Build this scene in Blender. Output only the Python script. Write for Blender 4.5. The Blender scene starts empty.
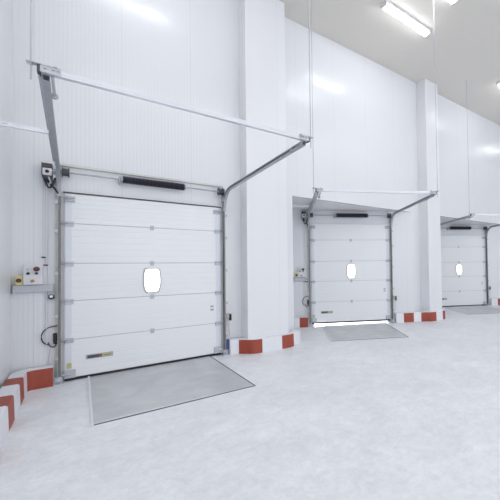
import bpy, bmesh, math
from math import sin, cos, pi, radians
from mathutils import Vector, Matrix

scene = bpy.context.scene
col = scene.collection

# ------------------------------------------------------------------ materials
def srgb(r, g, b):
    def f(c):
        c /= 255.0
        return c / 12.92 if c <= 0.04045 else ((c + 0.055) / 1.055) ** 2.4
    return (f(r), f(g), f(b), 1.0)

def new_mat(name):
    m = bpy.data.materials.new(name)
    m.use_nodes = True
    nt = m.node_tree
    return m, nt, nt.nodes['Principled BSDF']

def simple(name, rgb, rough=0.5, metal=0.0, spec=0.5, var=0.06, scale=14.0):
    m, nt, b = new_mat(name)
    N, L = nt.nodes, nt.links
    tc = N.new('ShaderNodeTexCoord')
    no = N.new('ShaderNodeTexNoise')
    no.inputs['Scale'].default_value = scale
    no.inputs['Detail'].default_value = 4
    L.new(tc.outputs['Object'], no.inputs['Vector'])
    mx = N.new('ShaderNodeMixRGB')
    c = srgb(*rgb)
    mx.inputs[1].default_value = tuple(v * (1 - var) for v in c[:3]) + (1,)
    mx.inputs[2].default_value = tuple(min(1, v * (1 + var)) for v in c[:3]) + (1,)
    L.new(no.outputs['Fac'], mx.inputs[0])
    L.new(mx.outputs[0], b.inputs['Base Color'])
    b.inputs['Roughness'].default_value = rough
    b.inputs['Metallic'].default_value = metal
    b.inputs['Specular IOR Level'].default_value = spec
    return m

def glow(name, rgb, strength):
    m, nt, b = new_mat(name)
    b.inputs['Base Color'].default_value = srgb(*rgb)
    b.inputs['Emission Color'].default_value = srgb(*rgb)
    b.inputs['Emission Strength'].default_value = strength
    b.inputs['Roughness'].default_value = 0.3
    return m

def panel_wall(name, rgb, joint=1.1, off=0.66, rib=0.055, rough=0.3):
    """white insulated sandwich panels: fine vertical ribs, a joint every metre or so"""
    m, nt, b = new_mat(name)
    N, L = nt.nodes, nt.links
    tc = N.new('ShaderNodeTexCoord')
    sp = N.new('ShaderNodeSeparateXYZ')
    L.new(tc.outputs['Object'], sp.inputs[0])
    def math_(op, a, bb=None):
        n = N.new('ShaderNodeMath'); n.operation = op
        for i, v in enumerate((a, bb)):
            if v is None: continue
            if isinstance(v, (int, float)): n.inputs[i].default_value = v
            else: L.new(v, n.inputs[i])
        return n.outputs[0]
    x = sp.outputs[0]
    r = math_('SINE', math_('MULTIPLY', x, 2 * pi / rib))
    r = math_('MULTIPLY', r, 0.0006)
    ph = math_('FRACT', math_('DIVIDE', math_('SUBTRACT', x, off - 50 * joint), joint))
    d = math_('ABSOLUTE', math_('SUBTRACT', ph, 0.5))          # 0.5 at the joint
    g = math_('GREATER_THAN', d, 0.5 - 0.0045 / joint)
    hgt = math_('SUBTRACT', r, math_('MULTIPLY', g, 0.0015))
    bp = N.new('ShaderNodeBump')
    bp.inputs['Strength'].default_value = 0.55
    bp.inputs['Distance'].default_value = 1.0
    L.new(hgt, bp.inputs['Height'])
    L.new(bp.outputs[0], b.inputs['Normal'])
    no = N.new('ShaderNodeTexNoise')
    no.inputs['Scale'].default_value = 0.6
    no.inputs['Detail'].default_value = 5
    L.new(tc.outputs['Object'], no.inputs['Vector'])
    c = srgb(*rgb)
    mx = N.new('ShaderNodeMixRGB')
    mx.inputs[1].default_value = tuple(v * 0.97 for v in c[:3]) + (1,)
    mx.inputs[2].default_value = tuple(min(1, v * 1.02) for v in c[:3]) + (1,)
    L.new(no.outputs['Fac'], mx.inputs[0])
    m2 = N.new('ShaderNodeMixRGB')
    L.new(math_('MULTIPLY', g, 0.14), m2.inputs[0])
    L.new(mx.outputs[0], m2.inputs[1])
    m2.inputs[2].default_value = srgb(150, 152, 160)
    L.new(m2.outputs[0], b.inputs['Base Color'])
    b.inputs['Roughness'].default_value = rough
    b.inputs['Specular IOR Level'].default_value = 0.5
    return m

def concrete(name):
    m, nt, b = new_mat(name)
    N, L = nt.nodes, nt.links
    tc = N.new('ShaderNodeTexCoord')
    def noise(scale, detail, dist=0.0, rough=0.6):
        n = N.new('ShaderNodeTexNoise')
        n.inputs['Scale'].default_value = scale
        n.inputs['Detail'].default_value = detail
        n.inputs['Distortion'].default_value = dist
        n.inputs['Roughness'].default_value = rough
        L.new(tc.outputs['Object'], n.inputs['Vector'])
        return n
    n1 = noise(0.9, 8, 1.2, 0.65)
    n2 = noise(5.0, 8, 0.6, 0.7)
    n3 = noise(40, 4)
    r1 = N.new('ShaderNodeValToRGB')
    r1.color_ramp.elements[0].position = 0.33
    r1.color_ramp.elements[0].color = srgb(237, 240, 245)
    r1.color_ramp.elements[1].position = 0.68
    r1.color_ramp.elements[1].color = srgb(250, 252, 255)
    L.new(n1.outputs['Fac'], r1.inputs[0])
    r2 = N.new('ShaderNodeValToRGB')
    r2.color_ramp.elements[0].position = 0.35
    r2.color_ramp.elements[0].color = (0.89, 0.89, 0.90, 1)
    r2.color_ramp.elements[1].position = 0.62
    r2.color_ramp.elements[1].color = (1, 1, 1, 1)
    L.new(n2.outputs['Fac'], r2.inputs[0])
    mx = N.new('ShaderNodeMixRGB'); mx.blend_type = 'MULTIPLY'
    mx.inputs[0].default_value = 0.75
    L.new(r1.outputs[0], mx.inputs[1]); L.new(r2.outputs[0], mx.inputs[2])
    n4 = noise(16.0, 9, 0.9, 0.72)
    r4 = N.new('ShaderNodeValToRGB')
    r4.color_ramp.elements[0].position = 0.36
    r4.color_ramp.elements[0].color = (0.875, 0.885, 0.90, 1)
    r4.color_ramp.elements[1].position = 0.60
    r4.color_ramp.elements[1].color = (1, 1, 1, 1)
    L.new(n4.outputs['Fac'], r4.inputs[0])
    m4 = N.new('ShaderNodeMixRGB'); m4.blend_type = 'MULTIPLY'
    m4.inputs[0].default_value = 0.8
    L.new(mx.outputs[0], m4.inputs[1]); L.new(r4.outputs[0], m4.inputs[2])
    L.new(m4.outputs[0], b.inputs['Base Color'])
    rr = N.new('ShaderNodeMapRange')
    rr.inputs['To Min'].default_value = 0.3
    rr.inputs['To Max'].default_value = 0.55
    L.new(n2.outputs['Fac'], rr.inputs[0])
    L.new(rr.outputs[0], b.inputs['Roughness'])
    bp = N.new('ShaderNodeBump')
    bp.inputs['Strength'].default_value = 0.15
    bp.inputs['Distance'].default_value = 0.01
    L.new(n3.outputs['Fac'], bp.inputs['Height'])
    L.new(bp.outputs[0], b.inputs['Normal'])
    b.inputs['Specular IOR Level'].default_value = 0.4
    return m

def steel_plate(name):
    m, nt, b = new_mat(name)
    N, L = nt.nodes, nt.links
    tc = N.new('ShaderNodeTexCoord')
    n1 = N.new('ShaderNodeTexNoise')
    n1.inputs['Scale'].default_value = 2.2
    n1.inputs['Detail'].default_value = 8
    n1.inputs['Distortion'].default_value = 0.8
    L.new(tc.outputs['Object'], n1.inputs['Vector'])
    r = N.new('ShaderNodeValToRGB')
    r.color_ramp.elements[0].position = 0.3
    r.color_ramp.elements[0].color = srgb(194, 196, 199)
    r.color_ramp.elements[1].position = 0.7
    r.color_ramp.elements[1].color = srgb(214, 216, 219)
    L.new(n1.outputs['Fac'], r.inputs[0])
    L.new(r.outputs[0], b.inputs['Base Color'])
    b.inputs['Roughness'].default_value = 0.42
    b.inputs['Metallic'].default_value = 0.35
    return m

M = dict(
    wall=panel_wall('white_sandwich_panel', (232, 233, 237), rough=0.2),
    pier=panel_wall('smooth_white_panel', (236, 236, 240), rough=0.28, joint=6.0, off=3.3, rib=0.3),
    ceil=simple('ceiling_panel', (226, 221, 214), 0.45, var=0.02, scale=1.0),
    soffit=simple('soffit_panel', (232, 231, 232), 0.4, var=0.02, scale=1.0),
    floor=concrete('polished_concrete'),
    door=simple('white_door_skin', (241, 242, 245), 0.33, var=0.015, scale=2.0),
    stile=simple('blue_white_end_cap', (228, 230, 239), 0.3, var=0.02),
    galv=simple('galvanised_steel', (192, 194, 201), 0.4, 0.6, var=0.12, scale=9),
    galvd=simple('dull_galvanised_steel', (176, 178, 184), 0.42, 0.5, var=0.15, scale=9),
    alu=simple('bright_aluminium', (222, 224, 230), 0.3, 0.6, var=0.05, scale=6),
    angle=simple('pale_zinc_angle', (214, 213, 209), 0.5, 0.1, var=0.08),
    rubber=simple('black_rubber', (38, 38, 42), 0.6),
    spring=simple('dark_spring_steel', (62, 60, 72), 0.45, 0.4),
    upright=simple('dark_upright_steel', (122, 121, 122), 0.45, 0.35, var=0.12),  # uprights a darker grey than the curved channels
    dark=simple('dark_grey_metal', (84, 84, 92), 0.45, 0.4),
    black=simple('black_plastic', (28, 28, 30), 0.4),
    white=simple('white_plastic', (226, 226, 232), 0.4, var=0.03),
    grey=simple('grey_plastic', (196, 198, 206), 0.45, var=0.03),
    yellow=simple('pale_yellow_plastic', (226, 217, 150), 0.4),
    redb=simple('red_button', (100, 50, 44), 0.35),
    orange=simple('amber_button', (190, 130, 50), 0.35),
    brown=simple('brown_cover', (84, 70, 70), 0.5),
    kred=simple('brick_red_paint', (160, 70, 51), 0.5, var=0.10, scale=22),
    kwhite=simple('kerb_white_and_highlight', (232, 233, 239), 0.45, var=0.03),
    plate=steel_plate('steel_deck'),
    seam=simple('dark_seam', (70, 72, 78), 0.6),
    joint=simple('grey_joint_gasket', (150, 150, 156), 0.6),
    blue=simple('blue_sticker', (70, 84, 150), 0.5),
    lime=simple('yellow_green_label', (192, 194, 140), 0.5),
    labr=simple('red_label_patch', (150, 84, 74), 0.5),
    frame=simple('grey_window_frame', (206, 206, 205), 0.4),
    rope=simple('white_rope', (214, 212, 208), 0.7),
    cable=simple('dark_cable', (66, 66, 72), 0.5),
    pane=glow('daylight_acrylic', (252, 253, 255), 1.6),
    tube=glow('lamp_diffuser', (252, 253, 254), 17.0),
    ground=simple('yard_concrete', (214, 214, 212), 0.7),
)

# ------------------------------------------------------------------ mesh helper
class MB:
    def __init__(s):
        s.bm = bmesh.new(); s.mats = []; s.mi = 0
    def use(s, mat):
        if mat not in s.mats: s.mats.append(mat)
        s.mi = s.mats.index(mat); return s
    def _face(s, vs):
        try:
            f = s.bm.faces.new(vs); f.material_index = s.mi; return f
        except ValueError:
            return None
    def box(s, x0, x1, y0, y1, z0, z1, bev=0.0):
        b2 = bmesh.new()
        vs = [b2.verts.new((x, y, z)) for x in (x0, x1) for y in (y0, y1) for z in (z0, z1)]
        for q in ((0, 1, 3, 2), (4, 6, 7, 5), (0, 4, 5, 1), (2, 3, 7, 6), (0, 2, 6, 4), (1, 5, 7, 3)):
            b2.faces.new([vs[i] for i in q])
        if bev > 0:
            bmesh.ops.bevel(b2, geom=b2.edges[:], offset=bev, segments=2, affect='EDGES', profile=0.5)
        bmesh.ops.recalc_face_normals(b2, faces=b2.faces[:])
        s._merge(b2); return s
    def _merge(s, b2):
        mp = {}
        for v in b2.verts: mp[v] = s.bm.verts.new(v.co)
        for f in b2.faces: s._face([mp[v] for v in f.verts])
        b2.free()
    def ring(s, c, u, v, r, n):
        return [s.bm.verts.new(c + (u * cos(2 * pi * k / n) + v * sin(2 * pi * k / n)) * r) for k in range(n)]
    def loft(s, rings, closed=True, caps=True):
        n = len(rings[0])
        for a, b in zip(rings, rings[1:]):
            for k in range(n if closed else n - 1):
                s._face([a[k], a[(k + 1) % n], b[(k + 1) % n], b[k]])
        if caps:
            s._face(list(reversed(rings[0]))); s._face(rings[-1])
        return s
    def lathe(s, p, ax, prof, n=16):
        """prof: (distance along ax, radius)"""
        p = Vector(p); ax = Vector(ax).normalized()
        u = ax.orthogonal().normalized(); v = ax.cross(u)
        return s.loft([s.ring(p + ax * d, u, v, max(r, 1e-4), n) for d, r in prof])
    def cyl(s, p0, p1, r, n=14):
        p0, p1 = Vector(p0), Vector(p1); L = (p1 - p0).length
        return s.lathe(p0, p1 - p0, [(0, r), (L, r)], n)
    def tube(s, pts, r, n=8):
        pts = [Vector(p) for p in pts]; rings = []
        up = Vector((0.13, 0.27, 0.95)).normalized()
        for i, p in enumerate(pts):
            t = (pts[min(i + 1, len(pts) - 1)] - pts[max(i - 1, 0)]).normalized()
            u = (up - t * up.dot(t))
            u = u.normalized() if u.length > 1e-3 else t.orthogonal().normalized()
            rings.append(s.ring(p, u, t.cross(u), r, n))
        return s.loft(rings)
    def prism(s, poly, y0, y1):
        """poly in (x, z), extruded along y"""
        a = [s.bm.verts.new((x, y0, z)) for x, z in poly]
        b = [s.bm.verts.new((x, y1, z)) for x, z in poly]
        return s.loft([a, b])
    def prism_z(s, poly, z0, z1):
        a = [s.bm.verts.new((x, y, z0)) for x, y in poly]
        b = [s.bm.verts.new((x, y, z1)) for x, y in poly]
        return s.loft([a, b])
    def prism_x(s, poly, x0, x1):
        a = [s.bm.verts.new((x0, y, z)) for y, z in poly]
        b = [s.bm.verts.new((x1, y, z)) for y, z in poly]
        return s.loft([a, b])
    def quad(s, *pts):
        s._face([s.bm.verts.new(p) for p in pts]); return s
    def build(s, name, mat=None, parent=None, off=(0, 0, 0), smooth=None, label=None, recalc=True):
        if off != (0, 0, 0):
            bmesh.ops.translate(s.bm, verts=s.bm.verts[:], vec=-Vector(off))
        if recalc: bmesh.ops.recalc_face_normals(s.bm, faces=s.bm.faces[:])
        me = bpy.data.meshes.new(name)
        s.bm.to_mesh(me); s.bm.free()
        for m in ([mat] if mat else s.mats): me.materials.append(m)
        if smooth:
            for p in me.polygons: p.use_smooth = True
            me.set_sharp_from_angle(angle=radians(smooth))
        o = bpy.data.objects.new(name, me)
        col.objects.link(o)
        if parent: o.parent = parent
        if label: o['label'] = label
        return o

def tag(o, label, cat, group=None):
    o['label'] = label; o['category'] = cat; o['kind'] = 'thing'
    if group: o['group'] = group
    return o
def struct(o):
    o['kind'] = 'structure'; return o
def empty(name, loc=(0, 0, 0), rz=0.0):
    o = bpy.data.objects.new(name, None)
    o.empty_display_size = 0.2
    o.location = loc; o.rotation_euler = (0, 0, rz)
    col.objects.link(o); return o
def copy_tree(o, parent=None):
    c = o.copy(); col.objects.link(c)
    if parent: c.parent = parent
    for ch in list(o.children): copy_tree(ch, c)
    return c

# ------------------------------------------------------------------ plan of the hall
# x runs along the dock wall, y away from the camera, z up; metres.
CEIL = 7.56
WALL = 6.90            # face of the dock wall
FRONT = 6.55           # face of the pillars
SOFF = 3.385
KITS = [  # door base centre on the door face, rotation
    dict(o=Vector((0.982, 6.866, 0)), a=0.0),
    dict(o=Vector((6.287, 7.804, 0)), a=radians(-28.85)),
    dict(o=Vector((12.187, 8.001, 0)), a=radians(-28.85)),
]
HW = 1.185             # half width of a door panel
DH = 2.935             # height of a door
TB = 0.034             # the wall lies this far behind the door face

def kit_pt(k, lx, t, z=0.0):
    K = KITS[k]; a = K['a']
    return K['o'] + Vector((cos(a) * lx + sin(a) * t, sin(a) * lx - cos(a) * t, z))

def door_wall(name, k, x0, x1, top):
    """wall with the door opening; local x along the wall"""
    K = KITS[k]; th = 0.12
    m = MB()
    m.box(x0, -1.12, TB, TB + th, 0, top)
    m.box(1.12, x1, TB, TB + th, 0, top)
    m.box(-1.12, 1.12, TB, TB + th, 2.87, top)
    o = m.build(name, M['wall'])
    o.location = K['o']; o.rotation_euler = (0, 0, K['a'])
    return struct(o)

# floor, ceiling
m = MB(); m.box(-10, 26, -9, 9.9, -0.15, 0)
struct(m.build('floor', M['floor']))
m = MB(); m.box(-10, 26, -9, 7.1, CEIL, CEIL + 0.1)
struct(m.build('ceiling', M['ceil']))
m = MB(); m.box(-1.1, 26, 9.9, 60, -0.2, -0.05)
struct(m.build('ground_outside', M['ground']))

# the dock wall: door bay at the left, then the wall above and between the recesses
door_wall('wall_back', 0, -1.9, 1.72, CEIL)
m = MB(); m.box(2.70, 3.83, WALL, WALL + 0.12, 0, CEIL); m.box(3.83, 8.0, WALL, WALL + 0.12, SOFF, CEIL)
m.box(8.0, 9.32, WALL, WALL + 0.12, 0, CEIL); m.box(9.32, 14.25, WALL, WALL + 0.12, SOFF, CEIL)
m.box(14.25, 22, WALL, WALL + 0.12, 0, CEIL)
struct(m.build('wall_back', M['wall']))
def recess(k, x_open, lx_left, lx_right):
    K = KITS[k]
    door_wall('wall_recess', k, lx_left, lx_right, SOFF + 0.02)
    far = kit_pt(k, lx_left + 0.02, -TB)
    L = far.y - WALL
    m = MB(); m.box(0, L - 0.12, 0, 0.12, 0, SOFF + 0.02)
    o = m.build('wall_recess_side', M['wall']); o.location = (x_open, WALL + 0.12, 0); o.rotation_euler = (0, 0, pi / 2)
    struct(o)
    r = kit_pt(k, lx_right, -TB)
    m = MB()
    m.prism_z([(x_open, WALL + 0.12), (r.x - 0.15, WALL + 0.12), (far.x, far.y)], SOFF, SOFF + 0.08)
    struct(m.build('ceiling_recess', M['soffit']))
recess(1, 3.83, -2.80, 1.935)
recess(2, 9.32, -3.27, 2.344)

# pillars
def pillar(n, x0, x1):
    m = MB(); m.box(x0, x1, FRONT, WALL, 0, CEIL, 0)
    struct(m.build('pillar', M['pier'])).name = 'trim_%d' % n
pillar(1, 2.60, 3.50)
pillar(2, 8.36, 8.99)
pillar(3, 14.30, 14.93)

# left wall and the far end of the hall
m = MB(); m.box(0, 2.5, 0, 0.12, 0, CEIL)
o = m.build('wall_left', M['wall']); o.location = (-0.79, 4.4, 0); o.rotation_euler = (0, 0, pi / 2); struct(o)
m = MB(); m.box(0, 16, 0, 0.12, 0, CEIL)
o = m.build('wall_right', M['wall']); o.location = (22, -9, 0); o.rotation_euler = (0, 0, pi / 2); struct(o)
m = MB(); m.box(0, 13.3, 0, 0.12, 0, CEIL)
o = m.build('wall_left_far', M['wall']); o.location = (-9.9, -9, 0); o.rotation_euler = (0, 0, pi / 2); struct(o)
m = MB(); m.box(-9.9, -0.79, 4.28, 4.4, 0, CEIL)
struct(m.build('wall_left_return', M['wall']))

# ------------------------------------------------------------------ kerbs
def resample(pts, step=0.04):
    P = [Vector((x, y, 0)) for x, y in pts]
    # smooth corners (Chaikin) then even steps
    for _ in range(3):
        Q = [P[0]]
        for a, b in zip(P, P[1:]): Q += [a * 0.75 + b * 0.25, a * 0.25 + b * 0.75]
        Q.append(P[-1]); P = Q
    out = [P[0]]; acc = 0.0; dist = [0.0]; tot = 0.0
    for a, b in zip(P, P[1:]):
        L = (b - a).length
        if L < 1e-9: continue
        s = step - acc
        while s <= L:
            tot_here = tot + s
            out.append(a + (b - a) * (s / L)); dist.append(tot_here); s += step
        acc = (acc + L) % step; tot += L
    out.append(P[-1]); dist.append(tot)
    return out, dist

def kerb(name, pts, is_red, label, redtop=lambda p: False, h=0.285, w=0.17):
    P, D = resample(pts)
    prof = [(0.0, 0.0), (0.008, 0.262), (0.014, 0.276), (0.030, 0.284), (w - 0.005, h + 0.002), (w - 0.005, 0.0)]
    m = MB(); m.use(M['kwhite'])
    rings = []
    for i, p in enumerate(P):
        t = (P[min(i + 1, len(P) - 1)] - P[max(i - 1, 0)]).normalized()
        n = Vector((-t.y, t.x, 0))                      # towards the wall (left of the path)
        rings.append([m.bm.verts.new(p + n * d + Vector((0, 0, z))) for d, z in prof])
    for i in range(len(P) - 1):
        c = (P[i] + P[i + 1]) / 2
        red = is_red(c)
        for k in range(len(prof)):
            a, b = rings[i], rings[i + 1]; k2 = (k + 1) % len(prof)
            use_red = red and (k <= 1 or (k in (2, 3) and redtop(c)))
            m.use(M['kred'] if use_red else M['kwhite'])
            m._face([a[k], b[k], b[k2], a[k2]])
    m.use(M['kwhite'])
    m._face(list(reversed(rings[0]))); m._face(rings[-1])
    o = m.build(name, None, smooth=40)
    return tag(o, label, 'kerb', 'red and white wheel stop kerbs')

def k0_red(p):
    if p.y > 6.62: return p.x > -0.60
    return any(a < p.y < b for a, b in ((6.02, 6.36), (5.14, 5.52), (4.25, 4.62), (3.35, 3.72), (2.45, 2.82)))
kerb('wheel_stop_kerb', [(-0.60, 4.28), (-0.60, 4.9), (-0.60, 6.4), (-0.60, 6.66), (-0.56, 6.70), (-0.46, 6.70), (-0.325, 6.70)],
     k0_red, 'red and white kerb along the left wall, turning at the corner beside the left door', redtop=lambda p: p.y < 6.6)
def k1_red(p):
    if p.y < 6.9:
        return 2.46 < p.x < 2.84 or 3.30 < p.x < 3.60
    if p.x > 4.84: return True
    return any(a < p.y < b for a, b in ((7.15, 7.5), (7.95, 8.25)))
e2 = kit_pt(1, -1.31, 0.18); e2b = kit_pt(1, -1.55, 0.18)
kerb('wheel_stop_kerb', [(2.30, 6.70), (2.42, 6.70), (2.56, 6.58), (2.68, 6.45), (2.9, 6.44), (3.3, 6.44), (3.52, 6.45), (3.75, 6.58), (3.98, 6.80),
      (3.99, 7.2), (3.99, 8.0), (4.05, 8.60), (4.40, 8.62), (e2b.x, e2b.y), (e2.x, e2.y)],
     k1_red, 'red and white kerb wrapping the foot of the wide pillar right of the left door')
s2 = kit_pt(1, 1.33, 0.14); s2b = kit_pt(1, 1.90, 0.14)
def k2_red(p):
    if p.y < 7.3 and p.x < 9.15:
        return 7.60 < p.x < 7.88 or 8.10 < p.x < 8.52 or 8.86 < p.x < 9.04
    return any(a < p.y < b for a, b in ((7.2, 7.5), (7.9, 8.2)))
e3 = kit_pt(2, -1.31, 0.18); e3b = kit_pt(2, -1.8, 0.18)
kerb('wheel_stop_kerb', [(s2.x, s2.y), (s2b.x, s2b.y), (8.22, 6.60), (8.34, 6.45), (8.6, 6.43), (8.88, 6.43), (9.06, 6.47), (9.22, 6.62), (9.45, 6.80), (9.48, 7.2),
      (9.48, 8.6), (9.52, 9.2), (9.9, 9.25), (e3b.x, e3b.y), (e3.x, e3.y)],
     k2_red, 'red and white kerb wrapping the foot of the narrow pillar right of the middle door')
s3 = kit_pt(2, 1.36, 0.14); s3b = kit_pt(2, 2.1, 0.14)
kerb('wheel_stop_kerb', [(s3.x, s3.y), (s3b.x, s3b.y), (14.15, 6.62), (14.3, 6.45), (14.6, 6.43), (15.0, 6.45)],
     lambda p: 13.57 < p.x < 13.9 or 14.4 < p.x < 14.8, 'white kerb with a red end just right of the far door')

# ------------------------------------------------------------------ one door kit, built at the origin: x across, -y into the hall
JOINTS = [0.04, 0.633, 1.239, 1.829, 2.458, DH]

def make_door():
    root = empty('sectional_door')
    for a, b in zip(JOINTS, JOINTS[1:]):
        # front skin (y = 0, facing -y) with shallow horizontal grooves
        prof = [(0.03, a + 0.003), (0.006, a + 0.003), (0.0, a + 0.008)]
        n = 6; g = 0.006
        for k in range(1, n):
            z = a + (b - a) * k / n
            prof += [(0.0, z - g), (0.003, z - g * 0.4), (0.003, z + g * 0.4), (0.0, z + g)]
        prof += [(0.0, b - 0.008), (0.006, b - 0.003), (0.03, b - 0.003)]
        p = MB(); p.use(M['door']); p.prism_x(prof, -HW, HW)
        p.use(M['joint'])
        if b < DH - 0.01: p.box(-HW + 0.004, HW - 0.004, 0.012, 0.028, b - 0.004, b + 0.004)
        p.build('panel_section', None, root)
    for sx in (-1, 1):
        x0, x1 = sorted((sx * HW, sx * (HW - 0.085)))
        MB().box(x0, x1, -0.006, 0.0, 0.05, DH - 0.03).build('end_stile', M['stile'], root, label='smooth bluish white end stile')
    MB().box(-HW, HW, -0.004, 0.03, 0.0, 0.042, 0.004).build('bottom_seal', M['rubber'], root, label='black rubber bottom seal')
    MB().box(-HW - 0.02, HW + 0.02, -0.012, 0.02, DH, DH + 0.017).build('top_seal', M['brown'], root, label='dark top seal')
    # hinges on every joint: one in the middle, one at each end with its roller
    for z in JOINTS[1:-1]:
        h = MB(); h.box(-0.028, 0.028, -0.012, 0, z - 0.045, z + 0.035, 0.003)
        h.cyl((-0.03, -0.014, z), (0.03, -0.014, z), 0.009, 10)
        h.build('hinge', M['galv'], root, label='small grey centre hinge')
        for sx in (-1, 1):
            h = MB()
            x0, x1 = sorted((sx * 1.075, sx * 1.18))
            h.box(x0, x1, -0.016, -0.004, z - 0.05, z + 0.03, 0.003)
            h.cyl((x0, -0.02, z), (x1, -0.02, z), 0.011, 10)
            o = h.build('hinge', M['galv'], root, label='grey end hinge')
            r = MB(); r.cyl((sx * 1.15, -0.045, z), (sx * 1.215, -0.045, z), 0.008, 8)
            r.lathe((sx * 1.20, -0.045, z), (sx, 0, 0), [(0, 0.018), (0.004, 0.022), (0.02, 0.022), (0.024, 0.018)], 14)
            r.build('roller', M['galvd'], o)
    for sx in (-1, 1):
        t = MB(); x0, x1 = sorted((sx * 1.06, sx * 1.18))
        t.box(x0, x1, -0.03, -0.004, 2.80, 2.835); t.box(x0, x1, -0.03, -0.004, 2.85, 2.88)
        t.cyl((sx * 1.14, -0.045, 2.845), (sx * 1.22, -0.045, 2.845), 0.012, 10)
        t.build('top_bracket', M['galvd'], root)
        t = MB(); x0, x1 = sorted((sx * 1.05, sx * 1.19))
        t.box(x0, x1, -0.035, -0.004, 0.05, 0.17, 0.004)
        t.box(x0, x1, -0.06, -0.004, 0.05, 0.075, 0.004)
        t.cyl((sx * 1.12, -0.05, 0.11), (sx * 1.22, -0.05, 0.11), 0.014, 10)
        o = t.build('bottom_bracket', M['galv'], root)
        if sx > 0: continue
        s_ = MB(); x0, x1 = sorted((sx * 1.10, sx * 1.16)); s_.box(x0, x1, -0.010, -0.006, 0.19, 0.27)
        s_.build('warning_sticker', M['lime'], o, label='small yellow sticker')
    # window: barrel shaped pane in a proud frame
    c = [(-0.098, 1.708), (-0.113, 1.66), (-0.122, 1.56), (-0.122, 1.47), (-0.108, 1.39), (-0.088, 1.335)]
    half = c
    shape = [(-0.075, 1.722)] + half + [(-0.06, 1.318), (0.06, 1.318)] + [(-x, z) for x, z in reversed(half)] + [(0.075, 1.722)]
    cx, cz = 0.0, 1.52
    def scaled(d): # grow the outline by d
        return [(x + d * (1 if x > 0 else -1) * min(1, abs(x) / 0.09), z + d * (1 if z > cz else -1) * min(1, abs(z - cz) / 0.17)) for x, z in shape]
    w = MB(); rings = []
    for d, y in ((0.022, 0.0), (0.017, -0.016), (0.005, -0.024), (0.0, -0.021), (0.0, -0.002)):
        rings.append([w.bm.verts.new((x, y, z)) for x, z in scaled(d)])
    w.loft(rings, caps=False)
    win = w.build('window', M['frame'], root, smooth=50, label='grey window frame')
    p = MB(); p.prism(scaled(0.0), -0.008, -0.001)
    p.build('pane', M['pane'], win, label='bright daylit pane')
    # long label low on the left, small sticker on the right
    l = MB(); l.use(M['galvd']); l.box(-0.925, -0.57, -0.012, 0, 0.295, 0.365, 0.003)
    l.use(M['dark']); l.box(-0.905, -0.755, -0.017, -0.012, 0.308, 0.352)
    l.use(M['labr']); l.box(-0.755, -0.715, -0.016, -0.012, 0.308, 0.352)
    l.use(M['lime']); l.box(-0.715, -0.585, -0.016, -0.012, 0.308, 0.352)
    l.use(M['seam']); l.box(-0.70, -0.60, -0.018, -0.016, 0.326, 0.334)
    l.build('label_plate', None, root, label='long low label, dark left half and yellow right half')
    l = MB(); l.use(M['white']); l.box(0.985, 1.055, -0.006, 0, 0.885, 0.995)
    l.use(M['seam'])
    for z, a, b in ((0.972, 0.993, 1.045), (0.962, 0.993, 1.030), (0.905, 0.993, 1.048), (0.896, 0.993, 1.048)):
        l.box(a, b, -0.008, -0.006, z, z + 0.007)
    l.build('notice_sticker', None, root, label='small white sticker with dark lines of print')
    return root

TX = 1.252            # track centre
TEND = 3.20           # the horizontal track ends this far into the hall
BEAMZ = [3.345, 3.245, 3.285]                # height of each cross bar
TOE = 0.040                                  # the left tracks close in a little towards the hall
def track_path(k):
    pts = [(0.055, 0.06)]
    R = 0.40; z0 = 2.86
    pts.append((0.055, z0))
    slope = (BEAMZ[k] - 0.035 - (z0 + R)) / (TEND - 0.03 - 0.055 - R)
    for q in range(1, 13):
        th = (pi / 2 - math.atan(slope)) * q / 12
        pts.append((0.055 + R * (1 - cos(th)), z0 + R * sin(th)))
    t, z = pts[-1]
    for q in range(1, 7):
        u = t + (TEND - 0.03 - t) * q / 6
        pts.append((u, z + (u - t) * slope))
    return pts
def toe(sx, t):
    return TOE * max(0.0, t - 0.4) / 2.8 if sx < 0 else 0.0

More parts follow.
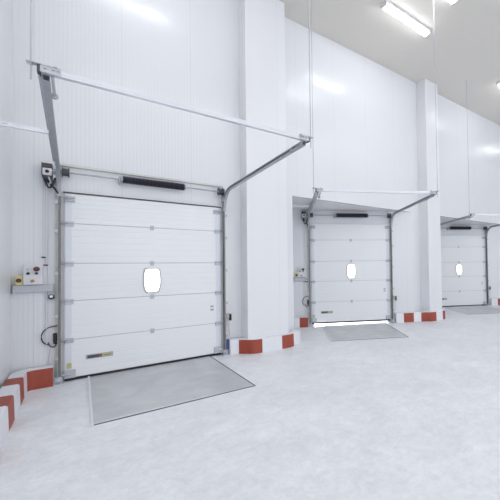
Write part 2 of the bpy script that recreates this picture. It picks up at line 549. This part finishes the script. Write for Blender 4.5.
def make_track(sx, kit):
    TPATH = track_path(kit)
    base = (sx * TX, 0, 0)
    root = empty('door_track')
    # C channel, open towards the door; (lateral, in-plane)
    def c_profile(d, w, lip, th=0.004):
        return [(0, -w), (d, -w), (d, w), (0, w), (0, w - lip), (th, w - lip), (th, w - th), (d - th, w - th), (d - th, -w + th), (th, -w + th), (th, -w + lip), (0, -w + lip)]
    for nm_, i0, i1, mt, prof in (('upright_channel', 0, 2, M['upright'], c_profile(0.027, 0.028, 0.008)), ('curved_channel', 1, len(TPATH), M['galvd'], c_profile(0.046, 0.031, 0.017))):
        m = MB(); rings = []
        for i in range(i0, i1):
            t, z = TPATH[i]
            p = TPATH[max(i - 1, 0)]; q = TPATH[min(i + 1, len(TPATH) - 1)]
            tg = Vector((q[0] - p[0], q[1] - p[1])).normalized() if i > 1 else Vector((0, 1)); nm = Vector((-tg.y, tg.x))
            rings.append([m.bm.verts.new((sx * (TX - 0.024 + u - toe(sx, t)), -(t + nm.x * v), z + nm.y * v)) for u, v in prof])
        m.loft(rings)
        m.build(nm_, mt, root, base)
    # wall angle carrying the upright
    m = MB(); x0, x1 = sorted((sx * (TX + 0.005), sx * (TX + 0.05)))
    m.box(x0, x1, -0.004 + TB - 0.002, TB, 0.0, 3.20)
    x0, x1 = sorted((sx * (TX + 0.005), sx * (TX + 0.010)))
    m.box(x0, x1, -0.075, TB, 0.0, 3.20)
    m.build('wall_angle', M['angle'], root, base, label='pale zinc wall angle')
    for z in (0.35, 1.0, 1.65, 2.3, 2.75):
        m = MB(); x0, x1 = sorted((sx * (TX + 0.008), sx * (TX + 0.05)))
        m.box(x0, x1, -0.075, -0.035, z, z + 0.05, 0.003)
        m.cyl((sx * (TX + 0.03), -0.082, z + 0.025), (sx * (TX + 0.03), -0.07, z + 0.025), 0.012, 8)
        m.build('clip', M['galv'], root, base)
    # foot
    m = MB(); x0, x1 = sorted((sx * (TX - 0.05), sx * (TX + 0.05)))
    m.box(x0, x1, -0.12, 0.02, 0.0, 0.012); m.box(x0, x1, -0.09, -0.08, 0.0, 0.10)
    m.cyl((sx * TX - 0.02, -0.10, 0.05), (sx * TX + 0.02, -0.10, 0.05), 0.03, 12)
    m.build('foot_plate', M['galv'], root, base)
    # stiffening angle along the horizontal run
    t0, z0 = TPATH[13]; t1, z1 = TPATH[-1]
    m = MB(); rings = []
    for t, z in ((t0, z0), (t1, z1)):
        rings.append([m.bm.verts.new((sx * (x - toe(sx, t)), -t, z + dz)) for x, dz in ((TX + 0.022, 0.03), (TX + 0.05, 0.03), (TX + 0.05, 0.034), (TX + 0.026, 0.034), (TX + 0.026, -0.02), (TX + 0.022, -0.02))])
    m.loft(rings)
    m.build('stiffener', M['galv'], root, base)
    return root, base

TZ = BEAMZ[0] - 0.035
def make_beam():
    base = (0, -TEND, TZ); TXR = 1.252; TX = TXR
    root = empty('cross_bar')
    m = MB(); z = TZ + 0.035; y = -TEND
    xe = TX + 0.03; xl = -(TX - TOE + 0.025)
    m.box(xl, xe, y - 0.025, y + 0.025, z - 0.025, z + 0.025, 0.004)
    m.box(xl, xe, y - 0.028, y - 0.025, z - 0.006, z + 0.004)
    m.build('beam_tube', M['alu'], root, base)
    for sx in (-1, 1):
        TX = TXR - TOE * (sx < 0)
        m = MB(); x0, x1 = sorted((sx * (TX - 0.10), sx * (TX + 0.03)))
        m.box(x0, x1, y - 0.034, y - 0.028, z - 0.024, z + 0.032)
        m.box(x0, x1, y - 0.034, y + 0.025, z + 0.027, z + 0.032)
        for bx in (0.0, 0.05, 0.08):
            x = sx * (TX - bx); m.cyl((x, y - 0.05, z + 0.012), (x, y - 0.038, z + 0.012), 0.010, 6)
        m.cyl((sx * (TX - 0.06), y, z + 0.04), (sx * (TX - 0.06), y, z + 0.055), 0.014, 6)
        m.build('corner_bracket', M['galv'], root, base)
        m = MB(); x0, x1 = sorted((sx * (TX + 0.028), sx * (TX + 0.05)))
        m.box(x0, x1, y - 0.03, y + 0.03, z - 0.03, z + 0.03, 0.003)
        m.build('end_cap', M['dark'], root, base, label='dark end cap')
        m = MB(); x = sx * (TX - 0.045)
        m.tube([(x, y, z - 0.03), (x, y + 0.03, z - 0.055), (x, y + 0.27, z - 0.08)], 0.011, 8)
        m.lathe((x, y + 0.26, z - 0.079), (0, 1, -0.1), [(0, 0.012), (0.003, 0.024), (0.028, 0.026), (0.034, 0.018)], 14)
        m.build('spring_buffer', M['galvd'], root, base)
    return root, base

def make_rod(sx, k):
    TZ = BEAMZ[k] - 0.035
    x = -(TX + 0.045) if sx < 0 else TX + 0.08
    base = (x, -TEND, TZ)
    root = empty('hanging_rod')
    MB().cyl((x, -TEND, TZ - 0.06), (x, -TEND, CEIL), 0.0065, 8).build('threaded_rod', M['galv'], root, base)
    m = MB(); x0, x1 = sorted((x - sx * 0.06, x + sx * 0.03))
    m.box(x0, x1, -TEND - 0.025, -TEND + 0.025, TZ + 0.072, TZ + 0.079)
    m.lathe((x, -TEND, TZ + 0.079), (0, 0, 1), [(0, 0.014), (0.014, 0.014)], 6)
    m.lathe((x, -TEND, TZ + 0.058), (0, 0, 1), [(0, 0.014), (0.014, 0.014)], 6)
    m.build('fixing_plate', M['galv'], root, base)
    m = MB(); m.lathe((x, -TEND, CEIL - 0.012), (0, 0, 1), [(0, 0.02), (0.012, 0.035)], 12)
    m.build('ceiling_flange', M['white'], root, base)
    return root, base

SZ, ST = 3.235, 0.10
def make_shaft():
    base = (0, TB, SZ)
    root = empty('torsion_shaft')
    MB().cyl((-1.38, -ST, SZ), (1.25, -ST, SZ), 0.014, 12).build('shaft', M['galvd'], root, base)
    m = MB(); prof = []
    n = 46; x0, x1 = -0.44, 0.51
    for k in range(n):
        d = (x1 - x0) * k / n; w = (x1 - x0) / n
        prof += [(d, 0.050), (d + w * 0.25, 0.062), (d + w * 0.55, 0.062), (d + w * 0.9, 0.050)]
    m.lathe((x0, -ST, SZ), (1, 0, 0), prof, 16)
    m.build('torsion_spring', M['spring'], root, base, smooth=25, label='dark coiled torsion spring')
    m = MB(); m.lathe((-0.475, -ST, SZ), (1, 0, 0), [(0, 0.03), (0.01, 0.05), (0.035, 0.05)], 14)
    m.box(-0.49, -0.475, -ST - 0.05, TB, SZ - 0.07, SZ + 0.04)
    m.build('spring_bracket', M['galvd'], root, base)
    m = MB(); m.lathe((0.51, -ST, SZ), (1, 0, 0), [(0, 0.05), (0.02, 0.05), (0.03, 0.03)], 14)
    m.build('spring_plug', M['galvd'], root, base)
    for sx in (-1, 1):
        m = MB(); m.lathe((sx * 1.17 - 0.045, -ST, SZ), (1, 0, 0), [(0, 0.075), (0.01, 0.075), (0.012, 0.058), (0.075, 0.058), (0.077, 0.075), (0.09, 0.075)], 18)
        m.build('cable_drum', M['dark'], root, base, smooth=40, label='dark cable drum')
        m = MB(); m.box(sx * 1.235 - 0.006, sx * 1.235 + 0.006, -ST - 0.055, TB, SZ - 0.19, SZ + 0.06)
        x0, x1 = sorted((sx * 1.235, sx * 1.32)); m.box(x0, x1, TB - 0.008, TB, SZ - 0.19, SZ + 0.06)
        m.cyl((sx * 1.21, -ST, SZ), (sx * 1.26, -ST, SZ), 0.032, 12)
        m.build('bearing_bracket', M['galvd'], root, base)
    return root, base

def make_rail():
    base = (0, TB, 3.36)
    m = MB()
    m.box(-1.27, 1.25, TB - 0.05, TB, 3.352, 3.357); m.box(-1.27, 1.25, TB - 0.052, TB - 0.047, 3.352, 3.385)
    return m.build('lintel_rail', M['angle'], None, base), base

def make_motor():
    base = (-1.38, TB, 3.1)
    root = empty('door_motor'); MS = 0.0
    m = MB(); m.box(-1.438, -1.325, -0.13, TB, 3.265, 3.335, 0.006)
    m.build('cover', M['brown'], root, base, label='brown top cover')
    m = MB(); m.box(-1.448, -1.439, -0.09, TB, 3.15, 3.35); m.box(-1.43, -1.33, -0.11, TB, 3.08, 3.265, 0.006)
    m.build('housing', M['dark'], root, base)
    m = MB(); m.box(-1.435, -1.328, -0.132, -0.11, 3.155, 3.262, 0.008)
    m.build('face_plate', M['white'], root, base, label='square white face plate')
    m = MB(); m.lathe((-1.382, -0.13, 3.21), (0, -1, 0), [(0, 0.024), (0.012, 0.024), (0.016, 0.014)], 14)
    m.build('hub', M['black'], root, base, label='black round hub')
    m = MB()
    m.tube([(-1.42 + 0.012 * k, -0.10 - 0.004 * k, 3.12 - 0.15 * sin(pi * k / 11)) for k in range(12)], 0.014, 8)
    m.tube([(-1.40, -0.10, 3.12), (-1.36, -0.11, 3.04), (-1.30, -0.12, 2.97), (-1.26, -0.09, 2.90)], 0.012, 8)
    m.build('chain', M['black'], root, base, label='black drive chain')
    m = MB()
    m.tube([(-1.365, -0.13, 3.13), (-1.34, -0.14, 3.06), (-1.365, -0.13, 3.00), (-1.33, -0.12, 2.96)], 0.011, 8)
    m.box(-1.315, -1.285, -0.14, -0.12, 3.08, 3.17)
    m.build('chain_guide', M['galv'], root, base)
    return root, base

def make_cord(x, z1, mat):
    base = (x, TB, z1)
    root = empty('pull_cord')
    MB().cyl((x, -0.03, 3.19), (x, -0.03, z1), 0.004, 6).build('cord', M['grey'], root, base)
    m = MB(); m.lathe((x - 0.02, -0.03, z1 - 0.008), (1, 0, -0.05 if z1 > 1.85 else 0.03), [(0, 0.006), (0.006, 0.011), (0.045, 0.012), (0.055, 0.006)], 10)
    m.build('toggle', mat, root, base)
    return root, base

def make_conduit(x, z0, z1, r=0.012):
    base = (x, TB, z0)
    root = empty('conduit')
    MB().cyl((x, TB - r - 0.006, z0), (x, TB - r - 0.006, z1), r, 10).build('pipe', M['white'], root, base)
    n = max(2, int((z1 - z0) / 0.55))
    for k in range(n):
        z = z0 + (z1 - z0) * (k + 0.5) / n
        MB().box(x - r - 0.008, x + r + 0.008, TB - 2 * r - 0.010, TB, z - 0.01, z + 0.01, 0.003).build('clip', M['white'], root, base)
    return root, base

def make_trunking():
    base = (-1.51, TB, 1.40)
    root = empty('cable_trunking')
    MB().box(-1.755, -1.31, -0.035, TB, 1.40, 1.512, 0.004).build('trunk', M['grey'], root, base)
    m = MB(); m.box(-1.757, -1.31, -0.041, -0.035, 1.408, 1.504, 0.002)
    m.build('lid', M['grey'], root, base)
    m = MB(); m.box(-1.76, -1.754, -0.042, TB, 1.398, 1.514)
    m.build('end_cap', M['dark'], root, base, label='dark end cap')
    return root, base

def button(m, x, z, y, r, mat, h=0.03, mushroom=False):
    m.use(mat)
    if mushroom:
        m.lathe((x, y, z), (0, -1, 0), [(0, r * 0.5), (h * 0.5, r * 0.5), (h * 0.55, r), (h * 0.85, r), (h, r * 0.7)], 16)
    else:
        m.lathe((x, y, z), (0, -1, 0), [(0, r), (h, r), (h + 0.003, r * 0.7)], 14)
    return m

def make_control_box():
    base = (-1.535, TB, 1.514)
    root = empty('control_box')
    yf = -0.075
    m = MB(); m.box(-1.640, -1.432, yf, TB, 1.516, 1.812, 0.006)
    m.build('enclosure', M['white'], root, base)
    m = MB(); m.box(-1.60, -1.44, yf + 0.01, TB, 1.514, 1.517)
    m.build('bottom_gasket', M['black'], root, base)
    button(MB(), -1.495, 1.745, yf, 0.036, M['redb'], 0.05, True).build('stop_button', None, root, base, label='red mushroom stop button')
    button(MB(), -1.590, 1.742, yf, 0.014, M['grey'], 0.012).build('indicator', None, root, base)
    button(MB(), -1.588, 1.682, yf, 0.019, M['black'], 0.02).build('push_button', None, root, base, label='black push button')
    button(MB(), -1.497, 1.682, yf, 0.019, M['dark'], 0.02).build('push_button', None, root, base)
    button(MB(), -1.540, 1.570, yf, 0.022, M['orange'], 0.02).build('push_button', None, root, base, label='amber push button')
    return root, base

def make_estop():
    base = (-1.685, TB, 1.514)
    root = empty('emergency_stop_box')
    MB().box(-1.728, -1.645, -0.05, TB, 1.514, 1.645, 0.006).build('enclosure', M['yellow'], root, base)
    button(MB(), -1.686, 1.582, -0.05, 0.030, M['redb'], 0.045, True).build('stop_button', None, root, base, label='dark red mushroom button')
    return root, base

def make_socket():
    base = (-1.335, TB, 1.32)
    root = empty('wall_socket')
    m = MB(); m.box(-1.375, -1.295, -0.012, TB, 1.275, 1.395, 0.006); m.build('housing', M['galv'], root, base)
    m = MB(); m.lathe((-1.335, -0.010, 1.315), (0, -1, 0.25), [(0, 0.036), (0.05, 0.036), (0.055, 0.028)], 16)
    m.build('collar', M['black'], root, base, label='black round collar')
    m = MB(); m.lathe((-1.335, -0.062, 1.328), (0, -1, 0.25), [(0, 0.022), (0.012, 0.020)], 12)
    m.build('cap', M['alu'], root, base, label='silver cap')
    return root, base

def make_cable():
    base = (-1.38, TB, 0.7)
    root = empty('sensor_cable')
    pts = [(-1.27, 0.87), (-1.33, 0.865), (-1.40, 0.84), (-1.445, 0.77), (-1.45, 0.70), (-1.43, 0.63), (-1.385, 0.60), (-1.36, 0.59)]
    pts2 = [(-1.372, 0.63), (-1.36, 0.58), (-1.325, 0.545), (-1.29, 0.56), (-1.275, 0.62)]
    def sm(p):
        for _ in range(2):
            q = [p[0]]
            for a, b in zip(p, p[1:]): q += [(a[0]*.75+b[0]*.25, a[1]*.75+b[1]*.25), (a[0]*.25+b[0]*.75, a[1]*.25+b[1]*.75)]
            p = q + [p[-1]]
        return [(x, TB - 0.02 - 0.02 * (i % 7 == 3), z) for i, (x, z) in enumerate(p)]
    m = MB(); m.tube(sm(pts), 0.008, 7); m.tube(sm(pts2), 0.008, 7); m.build('cable', M['cable'], root, base)
    m = MB(); m.tube([(-1.345, TB - 0.012, 0.56), (-1.36, TB - 0.012, 0.44), (-1.375, TB - 0.012, 0.30)], 0.004, 6)
    m.build('thin_wire', M['angle'], root, base)
    m = MB(); m.box(-1.318, -1.272, -0.02, TB, 0.63, 0.76, 0.006); m.cyl((-1.30, 0, 0.63), (-1.30, 0, 0.60), 0.014, 10)
    m.build('connector', M['black'], root, base, label='black connector')
    return root, base

def make_rope():
    base = (1.33, TB, 0.72)
    root = empty('rope_latch')
    m = MB(); m.box(1.285, 1.375, -0.035, TB, 0.715, 0.80, 0.004); m.build('latch_body', M['galvd'], root, base)
    m = MB(); m.box(1.345, 1.385, -0.05, TB, 0.66, 0.79, 0.004); m.build('latch_lever', M['black'], root, base)
    m = MB(); m.tube([(1.30, -0.02, 0.72), (1.29, -0.03, 0.62), (1.335, -0.03, 0.56), (1.345, -0.03, 0.45), (1.35, -0.03, 0.36)], 0.010, 8)
    m.tube([(1.32, -0.02, 0.72), (1.345, -0.035, 0.64), (1.34, -0.03, 0.56)], 0.010, 8)
    m.build('rope', M['rope'], root, base, label='hanging white rope')
    return root, base

def make_strut(L):
    base = (-(TX + 0.02), -1.77, 3.29)
    m = MB(); x1 = -(TX + 0.02); x0 = x1 - L; y = -1.77; z = 3.30
    n = max(4, int(L / 0.09)); w = L / n
    # punched flat bar with a folded lower lip
    for k in range(n):
        a = x0 + k * w; b = a + w; h0 = a + w * 0.3; h1 = a + w * 0.7
        m.box(a, b, y - 0.003, y, z + 0.008, z + 0.022); m.box(a, b, y - 0.003, y, z - 0.022, z - 0.008)
        m.box(a, h0, y - 0.003, y, z - 0.008, z + 0.008); m.box(h1, b, y - 0.003, y, z - 0.008, z + 0.008)
    m.box(x0, x1, y, y + 0.03, z - 0.025, z - 0.021)
    return m.build('brace_bar', M['alu'], None, base), base

def make_leveller():
    root = empty('dock_leveller')
    x0, x1, t0, t1 = -0.90, 0.985, 0.0, 2.17
    m = MB(); m.box(x0 + 0.03, x1 - 0.02, -(t1 - 0.07), -t0 + 0.02, 0.0, 0.008); m.build('deck_plate', M['plate'], root)
    m = MB(); m.box(x0 + 0.03, x1 - 0.02, -(t1 - 0.012), -(t1 - 0.062), 0.0, 0.010); m.build('hinge_strip', M['alu'], root, label='pale front strip')
    m = MB(); m.box(x0, x0 + 0.026, -t1, -t0, 0.0, 0.022, 0.002); m.build('side_angle', M['kwhite'], root, label='left edge angle, highlight painted white')  # steel angle's bright highlight put into its colour as plain white
    m = MB(); m.box(x1 - 0.018, x1 + 0.002, -t1, -t0, 0.0, 0.006)
    m.box(x0 + 0.026, x1, -(t1 - 0.001), -(t1 - 0.012), 0.0, 0.006); m.build('edge_gap', M['seam'], root, label='dark edge gap')
    return root, (0, 0, 0)

# place a thing of a kit: its Empty (or mesh) sits at its base, turned with the door
def put(root, base, k, shift=(0, 0, 0)):
    K = KITS[k]
    b = Vector(base) + Vector(shift)
    root.location = K['o'] + Matrix.Rotation(K['a'], 3, 'Z') @ b
    root.rotation_euler = (0, 0, K['a'])
    return root

WHERE = ['left door', 'middle door', 'far right door']
def series(made, labels, cat, group, kits=(0, 1, 2), shifts=None):
    root, base = made
    out = []
    for i, k in enumerate(kits):
        o = root if i == 0 else copy_tree(root)
        put(o, base, k, shifts[k] if shifts else (0, 0, 0))
        tag(o, labels[i], cat, group); out.append(o)
    return out

RAISE = {0: (0, 0, 0), 1: (0, 0, 0.052), 2: (0, 0, 0)}
doors = series((make_door(), (0, 0, 0)), [
    'large white sectional dock door nearest the left wall, closed, with a barrel window',
    'white sectional door in the middle recess, raised with daylight showing under it',
    'smallest white sectional door at far right, partly hidden by the narrow pillar'],
    'door', 'white sectional dock doors', shifts=RAISE)
for d in doors[1:]:
    for ch in d.children:
        if ch.name.startswith('top_seal'):
            ch.material_slots[0].link = 'OBJECT'; ch.material_slots[0].material = M['white']; ch['label'] = 'pale top seal'
TRACKS = [
    ('galvanised left track of the large left door, rising past the motor', 'galvanised right track of the large left door, bending out beside the wide pillar'),
    ('galvanised left track of the middle door, beside its control box', 'galvanised right track of the middle door, bending out beside the narrow pillar'),
    ('left track of the far right door, mostly behind the narrow pillar', 'galvanised right track of the far right door at the picture edge')]
for k in range(3):
    for sx in (-1, 1):
        root, base = make_track(sx, k)
        tag(put(root, base, k), TRACKS[k][sx > 0], 'door track', 'door tracks')
BS = {k: (0, 0, BEAMZ[k] - BEAMZ[0]) for k in range(3)}
series(make_beam(), ['long bright metal beam crossing in front of the wall above the left door',
    'pale metal beam hanging level above the middle door recess',
    'pale metal beam above the far right door, running out of the picture'], 'beam', 'hanging cross beams', shifts=BS)
for k, w_ in enumerate(('left', 'middle', 'far right')):
    for sx, side in ((-1, 'left'), (1, 'right')):
        if k == 2 and sx > 0: continue                       # outside the picture
        root, base = make_rod(sx, k)
        tag(put(root, base, k), 'thin rod holding the %s end of the %s door beam' % (side, w_), 'rod', 'ceiling hanger rods')
series(make_shaft(), ['shaft with dark coil spring above the large left door',
    'shaft with dark coil spring above the middle door under the soffit',
    'shaft with dark coil spring above the far right door'], 'spring shaft', 'torsion spring shafts')
series(make_rail(), ['thin zinc rail on the wall just above the spring of the left door'], 'rail', None, kits=(0,))
CS = {0: (0, 0, 0), 1: (0.07, 0, -0.09)}
series(make_motor(), ['door motor with square white face beside the top of the left door',
    'dark door motor in the upper left corner of the middle recess'], 'motor', 'door motors', kits=(0, 1))
series(make_cord(-1.432, 1.93, M['black']), ['pull cord with black toggle above the left control box',
    ], 'pull cord', None, kits=(0,))
series(make_cord(-1.408, 1.81, M['redb']), ['pull cord with reddish toggle just right of the left control box'], 'pull cord', None, kits=(0,))
series(make_conduit(-1.375, 1.512, 3.12, 0.009), ['thin white conduit, further from the left door, rising from trunking to motor',
    'thin white conduit, further from the middle door, rising to its motor'], 'conduit', 'white conduits', kits=(0, 1))
series(make_conduit(-1.395, 0.56, 1.40, 0.012), ['white conduit running down below the trunking beside the left door',
    'white conduit running down below the trunking beside the middle door'], 'conduit', 'white conduits', kits=(0, 1))
series(make_trunking(), ['grey cable trunking on the wall under the left control box',
    'grey cable trunking on the wall under the middle recess control box'], 'trunking', 'cable trunkings', kits=(0, 1), shifts=CS)
series(make_control_box(), ['white control box with round buttons on the wall left of the left door',
    'white control box with round buttons inside the middle recess'], 'control box', 'door control boxes', kits=(0, 1), shifts=CS)
series(make_estop(), ['pale yellow emergency stop box left of the left control box',
    'pale yellow emergency stop box inside the middle recess'], 'emergency stop', 'emergency stop boxes', kits=(0, 1), shifts=CS)
series(make_socket(), ['black and silver socket under the trunking beside the left door',
    'black and silver socket under the trunking beside the middle door'], 'socket', 'wall sockets', kits=(0, 1))
series(make_cable(), ['looped dark sensor cable low beside the left door',
    'looped dark sensor cable low beside the middle door'], 'cable', 'sensor cables', kits=(0, 1))
series(make_rope(), ['rope latch with white rope at the right of the left door',
    'rope latch with white rope at the right of the middle door',
    'rope latch at the right of the far right door'], 'latch', 'rope latches')
series(make_strut(0.50), ['punched brace bar from the left wall to the left door track'], 'brace', None, kits=(0,))
st, sb = make_strut(1.15)
tag(put(st, sb, 1, (0, 0.62, 0)), 'short bright brace bar under the soffit of the middle recess', 'brace')
series(make_leveller(), ['large grey steel dock leveller plate in front of the left door',
    'grey steel dock leveller plate in front of the middle door',
    'grey steel dock leveller plate in front of the far right door'], 'dock leveller', 'dock leveller plates')
# blue sticker box at the foot of the left door's right track
m = MB(); m.box(1.275, 1.315, -0.10, -0.06, 0.10, 0.30, 0.003)
o = m.build('foot_guard', M['blue'], None, (1.295, -0.08, 0.10))
tag(put(o, (1.295, -0.08, 0.10), 0), 'small blue marker at the foot of the left door right track', 'marker')

# ------------------------------------------------------------------ ceiling lights
def make_light():
    root = empty('ceiling_light')
    m = MB(); m.box(-0.76, 0.76, -0.10, 0.10, -0.05, 0, 0.008)
    m.build('housing', M['white'], root)
    m = MB(); prof = [(-0.085, -0.05), (-0.08, -0.075), (-0.055, -0.095), (0.0, -0.10), (0.055, -0.095), (0.08, -0.075), (0.085, -0.05)]
    m.prism_x(prof, -0.74, 0.74)
    m.build('diffuser', M['tube'], root, label='glowing white diffuser')
    for sx in (-1, 1):
        x0, x1 = sorted((sx * 0.74, sx * 0.765))
        MB().box(x0, x1, -0.095, 0.095, -0.10, 0, 0.006).build('end_cap', M['white'], root)
    return root
proto = make_light()
lights = [(5.98, 5.18, 'long ceiling light nearest the wall between the wide and narrow pillars'),
          (5.62, 4.15, 'ceiling light at the top edge, further from the wall'),
          (11.12, 5.2, 'ceiling light at the right edge of the ceiling, beyond the narrow pillar'),
          (0.85, 5.2, 'ceiling light above the left door, out of the picture')]
for x in (-4.5, -1.8, 0.85, 3.4, 5.98, 8.5, 11.05, 16.1):  # unseen extra rows, added to brighten the floor and lower walls
    for y in (0.9, -3.4):
        lights.append((x, y, 'unseen ceiling light added over the open hall for fill'))
lights.append((16.1, 5.2, 'ceiling light beyond the far right door'))
for i, (x, y, lab) in enumerate(lights):
    o = proto if i == 0 else copy_tree(proto)
    o.location = (x, y, CEIL)
    tag(o, lab, 'light', 'ceiling lights')

# ------------------------------------------------------------------ world, camera, view
w = bpy.data.worlds.new('World'); scene.world = w
w.use_nodes = True
bg = w.node_tree.nodes['Background']
bg.inputs[0].default_value = (0.885, 0.94, 1.0, 1)
bg.inputs[1].default_value = 1.35

sun = bpy.data.lights.new('sun', 'SUN'); sun.energy = 9.0; sun.angle = radians(3)
so = bpy.data.objects.new('sun', sun); col.objects.link(so)
so.location = (6, 30, 12)
so.rotation_euler = Vector((-0.4825, -0.876, -0.27)).to_track_quat('-Z', 'Y').to_euler()

fw = Vector((0.62766206, 0.77820721, 0.02082968))
Xc = Vector((0.77848578, -0.62745352, -0.01618532))
Yc = Vector((-4.7412e-04, -0.02637452, 0.99965202))
cam = bpy.data.cameras.new('camera')
cam.sensor_width = 36.0; cam.sensor_fit = 'HORIZONTAL'
cam.lens = 334.80 * 36 / 500
cam.shift_x = (250 - 351.22) / 500
cam.shift_y = (260.05 - 250) / 500
cam.clip_start = 0.05; cam.clip_end = 200
co = bpy.data.objects.new('camera', cam); col.objects.link(co)
R = Matrix((Xc, Yc, -fw)).transposed()
co.matrix_world = Matrix.Translation((0, 0, 1.7)) @ R.to_4x4()
scene.camera = co

vs = scene.view_settings
vs.view_transform = 'Standard'; vs.look = 'None'; vs.gamma = 1.0; vs.use_curve_mapping = False
vs.exposure = 0.14
cy = scene.cycles
cy.use_denoising = True
cy.max_bounces = 10; cy.diffuse_bounces = 6; cy.glossy_bounces = 4
cy.sample_clamp_indirect = 8
